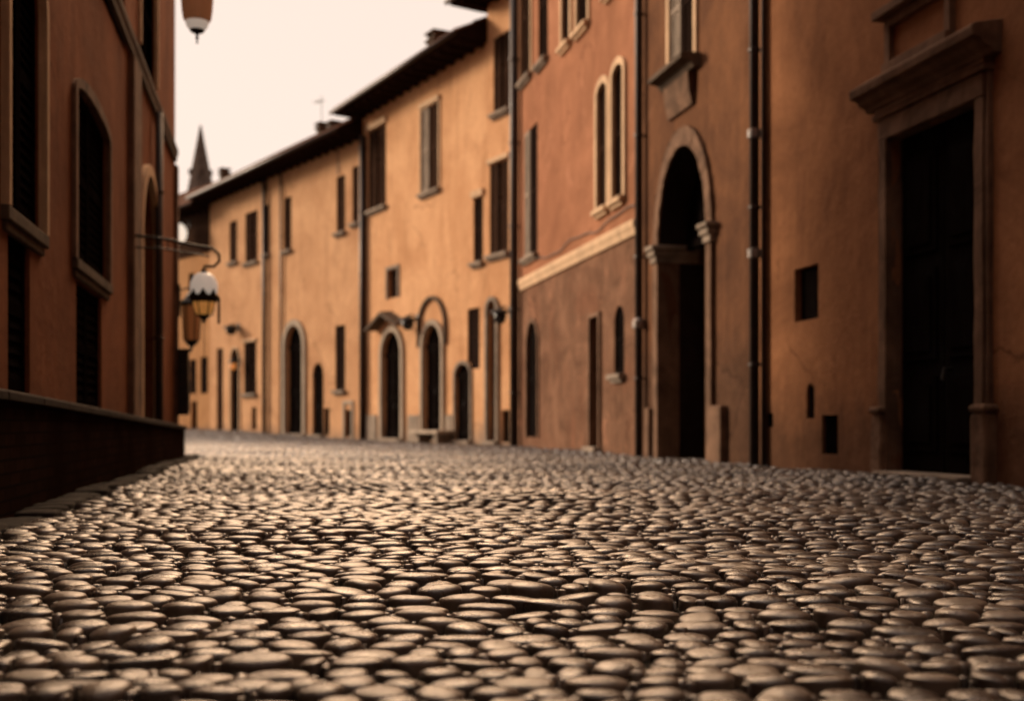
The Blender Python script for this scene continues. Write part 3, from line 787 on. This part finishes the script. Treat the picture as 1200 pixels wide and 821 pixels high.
# hanging lantern at the top edge
Yh = 10.0*K; cc = at(231, 18, Yh); U = Yh/F
s_h, _ = hl.w2l(cc.x, cc.y); wpt = hl.P0 + hl.d*s_h; reach = (Vector((cc.x, cc.y)) - wpt).length
zbr = cc.z + .95
root = lamp_root('hanging_lantern', wpt.x, wpt.y, zbr, 'red brown lantern with white glass bowl hanging against the sky at the top', rz)
m = MB().box(-.02, .03, -.06, .06, -.25, .2).tube([(0,0,.1),(reach*.5,0,.18),(reach*.9,0,.1),(reach,0,.0),(reach,0,-.28)], .02, 8).tube([(0,0,-.18),(reach*.35,0,-.1),(reach*.62,0,.16)], .014, 8)
m.build('bracket', M['iron'], root, smooth=True)
c = (reach, 0, cc.z - zbr)
MB().lathe(c, [(3*U,62*U),(8*U,58*U),(20*U,48*U),(22*U,44*U),(18.5*U,40*U),(18.5*U,18*U),(17.5*U,4*U),(16*U,-5*U),(14*U,-8*U)], 24).build('housing', M['lamp_red'], root, smooth=False, bevel=.004)
MB().lathe(c, [(14.2*U,-5*U),(13.6*U,-9*U),(11.8*U,-14*U),(9*U,-17*U),(6.5*U,-18*U)], 24).build('glass_bowl', M['bowl'], root, smooth=True)
MB().lathe(c, [(8*U,-16.8*U),(9*U,-18*U),(7*U,-20*U),(2.5*U,-22*U),(1.2*U,-24*U),(2.2*U,-26.5*U),(1*U,-29*U),(.8*U,-31*U),(1.4*U,-32.5*U),(.2*U,-34*U)], 16).build('finial', M['iron'], root, smooth=True)

# wall lantern and cabinet on the corner of the left house
Yc = 15.9*K; U = Yc/F
s_c = .12; wpt = hl.P0 + hl.d*s_c
zc = EYE + v_(352)*wpt.y
root = lamp_root('wall_lantern', wpt.x, wpt.y, zc, 'dark lantern with dull amber panes on the far corner of the shaded left house', rz)
m = MB().box(.055, .09, -.06, .06, -.25, .25).tube([(.08,0,.16),(.2,0,.2),(.26,0,.12)], .014, 8)
m.build('bracket', M['iron'], root)
c = (.26, 0, 0)
m = MB().lathe(c, [(.02,.16),(.05,.12),(.10,.05),(.19,-.03),(.2,-.06),(.15,-.08)], 6)
m.lathe(c, [(.12,-.62),(.08,-.68),(.03,-.72),(.01,-.78)], 6)
for k in range(6):
    th = 2*math.pi*k/6; m.tube([(c[0]+.15*math.cos(th),.15*math.sin(th),-.08),(c[0]+.115*math.cos(th),.115*math.sin(th),-.62)], .012, 5)
m.build('cage', M['iron'], root)
MB().lathe(c, [(.135,-.08),(.105,-.62)], 6).build('pane', M['amber_dull'] if 'amber_dull' in M else glow('dull_amber_glass', (.45,.17,.06), (1,.35,.1), .06), root)
zb0 = EYE + v_(486)*wpt.y; zb1 = EYE + v_(412)*wpt.y
cab = empty('wall_cabinet', (wpt.x, wpt.y, zb0), rz); tag(cab, 'narrow black cabinet on the wall corner below the dull amber lantern', 'cabinet')
m = MB().box(.062, .22, -.16, .10, 0, zb1-zb0); m.build('body', M['iron'], cab, bevel=.01)
MB().box(.222, .232, -.14, .08, .05, (zb1-zb0)*.55).build('door', M['iron'], cab, bevel=.004)
MB().box(.222, .236, -.10, .04, (zb1-zb0)*.68, (zb1-zb0)*.74).build('badge', M['s_grey'], cab)
MB().box(.05, .26, -.18, .12, zb1-zb0, zb1-zb0+.04).build('lid', M['iron'], cab, bevel=.008)

def wall_lamp(h, x, y, label, w=.22, hgt=.4, mat='iron', glassm='glass', name='wall_lamp'):
    t, z = h.px(x, y, .3); p = h.P0 + h.d*t
    root = empty(name, (p.x, p.y, z), math.atan2(h.n.y, h.n.x)); tag(root, label, 'lamp', 'small lamps on the house fronts')
    m = MB().box(.0, .03, -.06, .06, -.15, .15).tube([(.02,0,.02),(.14,0,.12),(.26,0,.12),(.3,0,.06)], .02, 8); m.build('bracket', M['iron'], root)
    m = MB().lathe((.3,0,0), [(.02,.12),(.06,.08),(w*.75,-.0),(w*.8,-.03),(w*.5,-.05)], 12); m.build('hood', M[mat], root)
    MB().lathe((.3,0,0), [(w*.46,-.045),(w*.5,-.12),(w*.36,-.26),(.02,-.3)], 12).build('shade', M[glassm], root, smooth=True)
    return root
wall_lamp(h2, 478, 374, 'dark lamp between the two arched doorways of the amber house', w=.34)
wall_lamp(h2b, 586, 365, 'dark lamp on the narrow amber house beside the thick corner downpipe', w=.30)
wall_lamp(h1, 271, 383, 'big dark hooded lamp above the far arched door of the long ochre house', w=.42)
wall_lamp(h1, 273, 424, 'small amber lit lamp at the far arched door of the long ochre house', w=.22, glassm='ember')
# white globe lamp under the eaves of the far house
t, z = h0.px(209, 274, .55); p = h0.P0 + h0.d*t
root = empty('globe_lamp', (p.x, p.y, z), math.atan2(h0.n.y, h0.n.x)); tag(root, 'round white globe lamp under the dark eaves of the farthest house', 'lamp')
MB().box(0.06, .10, -.08, .08, .3, .6).tube([(.08,0,.5),(.35,0,.62),(.55,0,.5),(.55,0,.36)], .025, 8).build('bracket', M['iron'], root)
MB().lathe((.55,0,0), [(.14,.40),(.26,.30),(.34,.12),(.34,-.06),(.27,-.25),(.14,-.36),(.02,-.40)], 24).build('globe', M['globe'], root, smooth=True)

# church spire beyond the roofs
Ys = 74*K; U = Ys/F; b = at(235, 228, Ys); zt = (at(235,147,Ys)).z
root = empty('church_tower', (b.x, b.y, .3), R(20)); tag(root, 'slender stone church spire rising far behind the rooftops', 'church tower')
wd = 16.5*U
MB().box(-wd, wd, -wd, wd, -.5, b.z-.3).box(-wd*1.12, wd*1.12, -wd*1.12, wd*1.12, b.z-.8, b.z-.5).build('tower', M['s_church'], root)
sp = MB(); sp.lathe((0,0,b.z-.3), [(wd*1.1,0),(wd*.98,.2),(wd*.06,zt-b.z)], 8, R(22.5)); spo = sp.build('spire', M['s_church'], root)
for k in range(4):
    m = MB(); th = k*math.pi/2; hh = (zt-b.z)*.28; rr = wd*(1-.28)*.98
    m.box(rr*math.cos(th)-.12, rr*math.cos(th)+.12, rr*math.sin(th)-.12, rr*math.sin(th)+.12, b.z-.3+hh, b.z+.1+hh)
    m.build('dormer', M['s_church'], spo)

# overhead cable from the left house across to the far house
pA = hl.P0 + hl.d*.3; zA = EYE + v_(228)*pA.y
pB = Vector((P_B0[0], P_B0[1])) + h0.d*1.5 + h0.n*.84
pts = []
for i in range(25):
    k = i/24; q = pA.lerp(pB, k); pts.append((q.x, q.y, zA*(1-k) + 9.2*k - .9*math.sin(math.pi*k)))
cab = MB().tube(pts, .018, 6).build('overhead_cable', M['iron'], None, smooth=True); tag(cab, 'thin dark cable strung from the left house towards the far roof', 'cable')

# ================================================================== GROUND AND PAVING
def ax(lo, hi, a, b, st): 
    out = list(np.linspace(lo, a, 12, endpoint=False)) + list(np.arange(a, b, st)) + list(np.linspace(b, hi, 12)); return np.array(sorted(set(out)))
gx = ax(-500, 500, -26, 12, .5); gy = ax(-300, 900, -16, 64, .5)
X, Y = np.meshgrid(gx, gy); Z = zg(X, Y) - .024
v = np.stack([X.ravel(), Y.ravel(), Z.ravel()], 1); nx = len(gx)
f = [(j*nx+i, j*nx+i+1, (j+1)*nx+i+1, (j+1)*nx+i) for j in range(len(gy)-1) for i in range(nx-1)]
me = bpy.data.meshes.new('ground'); me.from_pydata(v.tolist(), [], f); me.materials.append(M['dirt']); me.polygons.foreach_set('use_smooth', [True]*len(f))
o = bpy.data.objects.new('ground', me); COL.objects.link(o); o['kind'] = 'structure'

class Stones:
    """one mesh of many rounded stones, each its own island"""
    def __init__(s): s.V = []; s.Fq = []; s.n = 0
    def add(s, cx, cy, w, l, h, rot, ex, N, rings, sink=.065, tx=0, ty=0, lob=.08):
        th = np.arange(N)*2*math.pi/N
        c, sn = np.cos(th), np.sin(th)
        rad = (np.abs(c)**ex + np.abs(sn)**ex)**(-1/ex)
        p1, p2, p3 = rng.uniform(0, 6.28, 3)
        rad = rad*(1 + lob*np.cos(2*th+p1)*.6 + lob*np.cos(3*th+p2)*.7 + lob*.4*np.cos(5*th+p3))
        rr = np.concatenate([[1.0], np.sin(np.linspace(math.pi/2, .18, rings)) ]) if rings > 1 else np.array([1.0, .62])
        zz = np.concatenate([[-sink], h*np.maximum(0, np.cos(np.linspace(math.pi/2, .18, rings)))**.72]) if rings > 1 else np.array([-sink, h*.85])
        px = np.outer(rr, rad*c)*w/2; py = np.outer(rr, rad*sn)*l/2
        q = rng.uniform(-.25, .25, 2)
        pz = np.repeat(zz[:, None], N, 1)
        pz = pz + np.where(pz > -.5*sink, h*.08*np.sin(px/w*5+p1)*np.cos(py/l*4+p2)*(1-np.minimum(1, np.hypot(px/w*2, py/l*2))**2), 0)
        pz = pz + px*tx + py*ty
        cr, sr = math.cos(rot), math.sin(rot)
        gxx = cx + px*cr - py*sr; gyy = cy + px*sr + py*cr
        g = float(zg(cx, cy)); nr = len(rr)
        V = np.stack([gxx.ravel(), gyy.ravel(), pz.ravel() + g], 1)
        V = np.vstack([V, [cx, cy, g + h*1.0]]); b = s.n
        for k in range(nr-1):
            for i in range(N):
                j = (i+1) % N; s.Fq.append((b+k*N+i, b+k*N+j, b+(k+1)*N+j, b+(k+1)*N+i))
        for i in range(N):
            s.Fq.append((b+(nr-1)*N+i, b+(nr-1)*N+(i+1) % N, b+nr*N))
        s.V.append(V); s.n += len(V)
    def build(s, name, mat):
        me = bpy.data.meshes.new(name); me.from_pydata(np.vstack(s.V).tolist(), [], s.Fq); me.materials.append(mat)
        me.polygons.foreach_set('use_smooth', [True]*len(me.polygons))
        o = bpy.data.objects.new(name, me); COL.objects.link(o); o['kind'] = 'structure'; return o

# the strip of flat slabs along the plinth: outer edge of the strip at distance
def strip(Yd): return float(np.interp(Yd/K, [0, 3.3, 4.5, 10, 15, 17.2], [.24, .25, .28, .27, .26, .22]))
def plx(Y): return CL(Y)[0]
def xr(Y):
    if Y < P_AB[1]: return 6.233 - Y*310.0/F
    if Y < P_B1[1]: return np.interp(Y, [P_AB[1], P_B1[1]], [P_AB[0], P_B1[0]])
    return np.interp(Y, [P_B1[1], P_B0[1], P_B9[1]], [P_B1[0], P_B0[0], P_B9[0]])
def xl(Y):
    if Y < 16.6*K: return plx(Y) + strip(Y)
    return max(-24.0, plx(Y) + .28 - (Y-16.6*K)*.75)
st = Stones(); Yr = .7; row = 0
def pitch_at(Y): return float(np.interp(Y, [1, 2.3, 3.6, 5.5, 9], [.105, .114, .120, .122, .122]))
def width_at(Y): return float(np.interp(Y, [1, 2.3, 3.6, 5.5, 9], [.082, .092, .106, .112, .115]))
while Yr < 50*K:
    pitch = pitch_at(Yr)*rng.uniform(.88, 1.12); wm = width_at(Yr)
    x0, x1 = xl(Yr) + .05, xr(Yr) + .25
    x = x0 + rng.uniform(-.1, .05); ph = rng.uniform(0, 6.28)
    while x < x1:
        w = wm*float(np.clip(rng.normal(1.0, .26), .55, 1.75))
        cx = x + w/2; cy = Yr + .05*math.sin(cx*.9+Yr*.3) + .03*math.sin(cx*2.6+ph) + rng.normal(0, .10 if Yr < 7 else .2)*pitch - .03*(cx-.5)
        x += w*1.09 + .005
        if cy < .6: continue
        if cx > xr(cy)+.1: break
        dist = math.hypot(cx, cy)
        N, rg = (24, 8) if dist < 4.2 else (16, 5) if dist < 9 else (10, 3) if dist < 20 else (8, 2)
        l = pitch*rng.uniform(.62, .86)
        hh = float(np.clip(min(w, l)*rng.uniform(.14, .25), .011, .026))
        st.add(cx, cy, w, l, hh, rng.normal(0, .13), rng.uniform(2.0, 2.6), N, rg, tx=rng.normal(0, .05), ty=rng.normal(-.01, .05), lob=.04)
        for _ in range(int(rng.integers(1, 4)) if dist < 6.5 else int(rng.random() < .3) if dist < 12 else 0):      # grit in the joints
            pw = rng.uniform(.008, .034)
            st.add(cx + w*rng.choice([-.52, .52]) + rng.normal(0, .01), cy + l*rng.uniform(-.6, .6), pw*1.3, pw, -.006 + pw*.5, rng.uniform(0, 3), 2.2, 9 if dist < 5 else 6, 3 if dist < 5 else 2, sink=.03)
    Yr += pitch
st.build('cobbled_street', M['cobble'])
sl = Stones(); ss = .9
while ss < 17.0*K:
    l = rng.uniform(.22, .42); Yc_ = ss + l/2; wd = strip(Yc_); x0 = plx(Yc_)
    n = 1; e = np.linspace(0, wd-.03, n+1); e[1:-1] += rng.normal(0, .02, n-1)
    for k in range(n):
        ww = e[k+1]-e[k]; cy = Yc_ + rng.normal(0, .05)
        d_ = math.hypot(x0, cy); N, rg = (28, 7) if d_ < 6 else (16, 4)
        sl.add(x0+(e[k]+e[k+1])/2, cy, ww*.97, l*1.06, rng.uniform(.012, .022), math.atan2(270.0/F, 1), rng.uniform(3.2, 5), N, rg, lob=.04, tx=rng.normal(0,.02), ty=rng.normal(0,.02))
    ss += l
sl.build('pavement', M['slab'])

# ================================================================== LIGHT
SUN_AZ = Vector((-.86, .50)).normalized(); SUN_EL = R(17)
sd = Vector((SUN_AZ.x*math.cos(SUN_EL), SUN_AZ.y*math.cos(SUN_EL), math.sin(SUN_EL)))
L = bpy.data.lights.new('sun', 'SUN'); L.energy = 4.6; L.angle = R(12); L.color = (1.0, .80, .60)
lo = bpy.data.objects.new('sun', L); COL.objects.link(lo); lo.rotation_euler = sd.to_track_quat('Z', 'Y').to_euler(); lo.location = (-20, 10, 30)
W = bpy.data.worlds.new('World'); S.world = W; W.use_nodes = True; nt = W.node_tree; nt.nodes.clear()
sky = nt.nodes.new('ShaderNodeTexSky'); sky.sky_type = 'NISHITA'; sky.sun_disc = False; sky.sun_elevation = SUN_EL
sky.sun_rotation = math.atan2(sd.x, sd.y); sky.dust_density = 4.0; sky.air_density = 1.0; sky.ozone_density = 1.0
def wn(t, **kw):
    x = nt.nodes.new(t)
    for k, v in kw.items(): setattr(x, k, v)
    return x
def mrange(src, a, b, c, d):
    x = wn('ShaderNodeMapRange', interpolation_type='SMOOTHSTEP'); nt.links.new(src, x.inputs[0])
    for i_, q in enumerate((a, b, c, d)): x.inputs[i_+1].default_value = q
    return x.outputs[0]
# brighter towards the sunset, lift added overhead for stone tops, dim behind the camera
tc = wn('ShaderNodeTexCoord'); dt = wn('ShaderNodeVectorMath', operation='DOT_PRODUCT'); nt.links.new(tc.outputs['Generated'], dt.inputs[0]); dt.inputs[1].default_value = (-.45, .89, 0)
sp_ = wn('ShaderNodeSeparateXYZ'); nt.links.new(tc.outputs['Generated'], sp_.inputs[0])
side = mrange(dt.outputs['Value'], -.55, .55, .16, 1.0); lift = mrange(sp_.outputs[2], .36, .70, 1.0, 2.6)
mu = wn('ShaderNodeMath', operation='MULTIPLY'); nt.links.new(side, mu.inputs[0]); nt.links.new(lift, mu.inputs[1])
cl = wn('ShaderNodeMix', data_type='RGBA', blend_type='MULTIPLY'); cl.inputs[0].default_value = 1; cl.inputs[6].default_value = (11.5, 9.3, 7.9, 1)
nt.links.new(mu.outputs[0], cl.inputs[7])
mixn = wn('ShaderNodeMix', data_type='RGBA'); mixn.inputs[0].default_value = .85
nt.links.new(sky.outputs[0], mixn.inputs[6]); nt.links.new(cl.outputs[2], mixn.inputs[7])
# warm glow added to the sky above frame to brighten the cobbles
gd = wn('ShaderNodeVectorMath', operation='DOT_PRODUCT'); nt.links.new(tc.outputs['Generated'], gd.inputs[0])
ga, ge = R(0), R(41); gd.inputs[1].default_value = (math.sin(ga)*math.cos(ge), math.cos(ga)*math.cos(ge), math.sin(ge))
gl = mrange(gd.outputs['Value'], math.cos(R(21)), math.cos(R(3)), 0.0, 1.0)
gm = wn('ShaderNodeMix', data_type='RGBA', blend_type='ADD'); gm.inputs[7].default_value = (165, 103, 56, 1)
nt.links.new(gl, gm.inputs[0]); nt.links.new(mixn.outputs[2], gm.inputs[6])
bg = nt.nodes.new('ShaderNodeBackground'); bg.inputs[1].default_value = .10
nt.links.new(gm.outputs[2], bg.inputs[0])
wo = nt.nodes.new('ShaderNodeOutputWorld'); nt.links.new(bg.outputs[0], wo.inputs[0])

# ================================================================== CAMERA
cam = bpy.data.cameras.new('camera'); co = bpy.data.objects.new('camera', cam); COL.objects.link(co)
co.location = (0, 0, EYE); co.rotation_euler = (R(90), 0, 0)
cam.sensor_width = 36; cam.sensor_fit = 'HORIZONTAL'; cam.lens = 36*F/1200; cam.shift_y = (HOR-410.5)/1200
cam.clip_start = .05; cam.clip_end = 3000
cam.dof.use_dof = True; cam.dof.focus_distance = 3.5*K; cam.dof.aperture_fstop = 2.0
S.camera = co
S.view_settings.view_transform = 'Standard'; S.view_settings.look = 'None'; S.view_settings.exposure = 0; S.view_settings.gamma = 1
S.render.engine = 'CYCLES'; S.cycles.use_denoising = True; S.cycles.max_bounces = 6
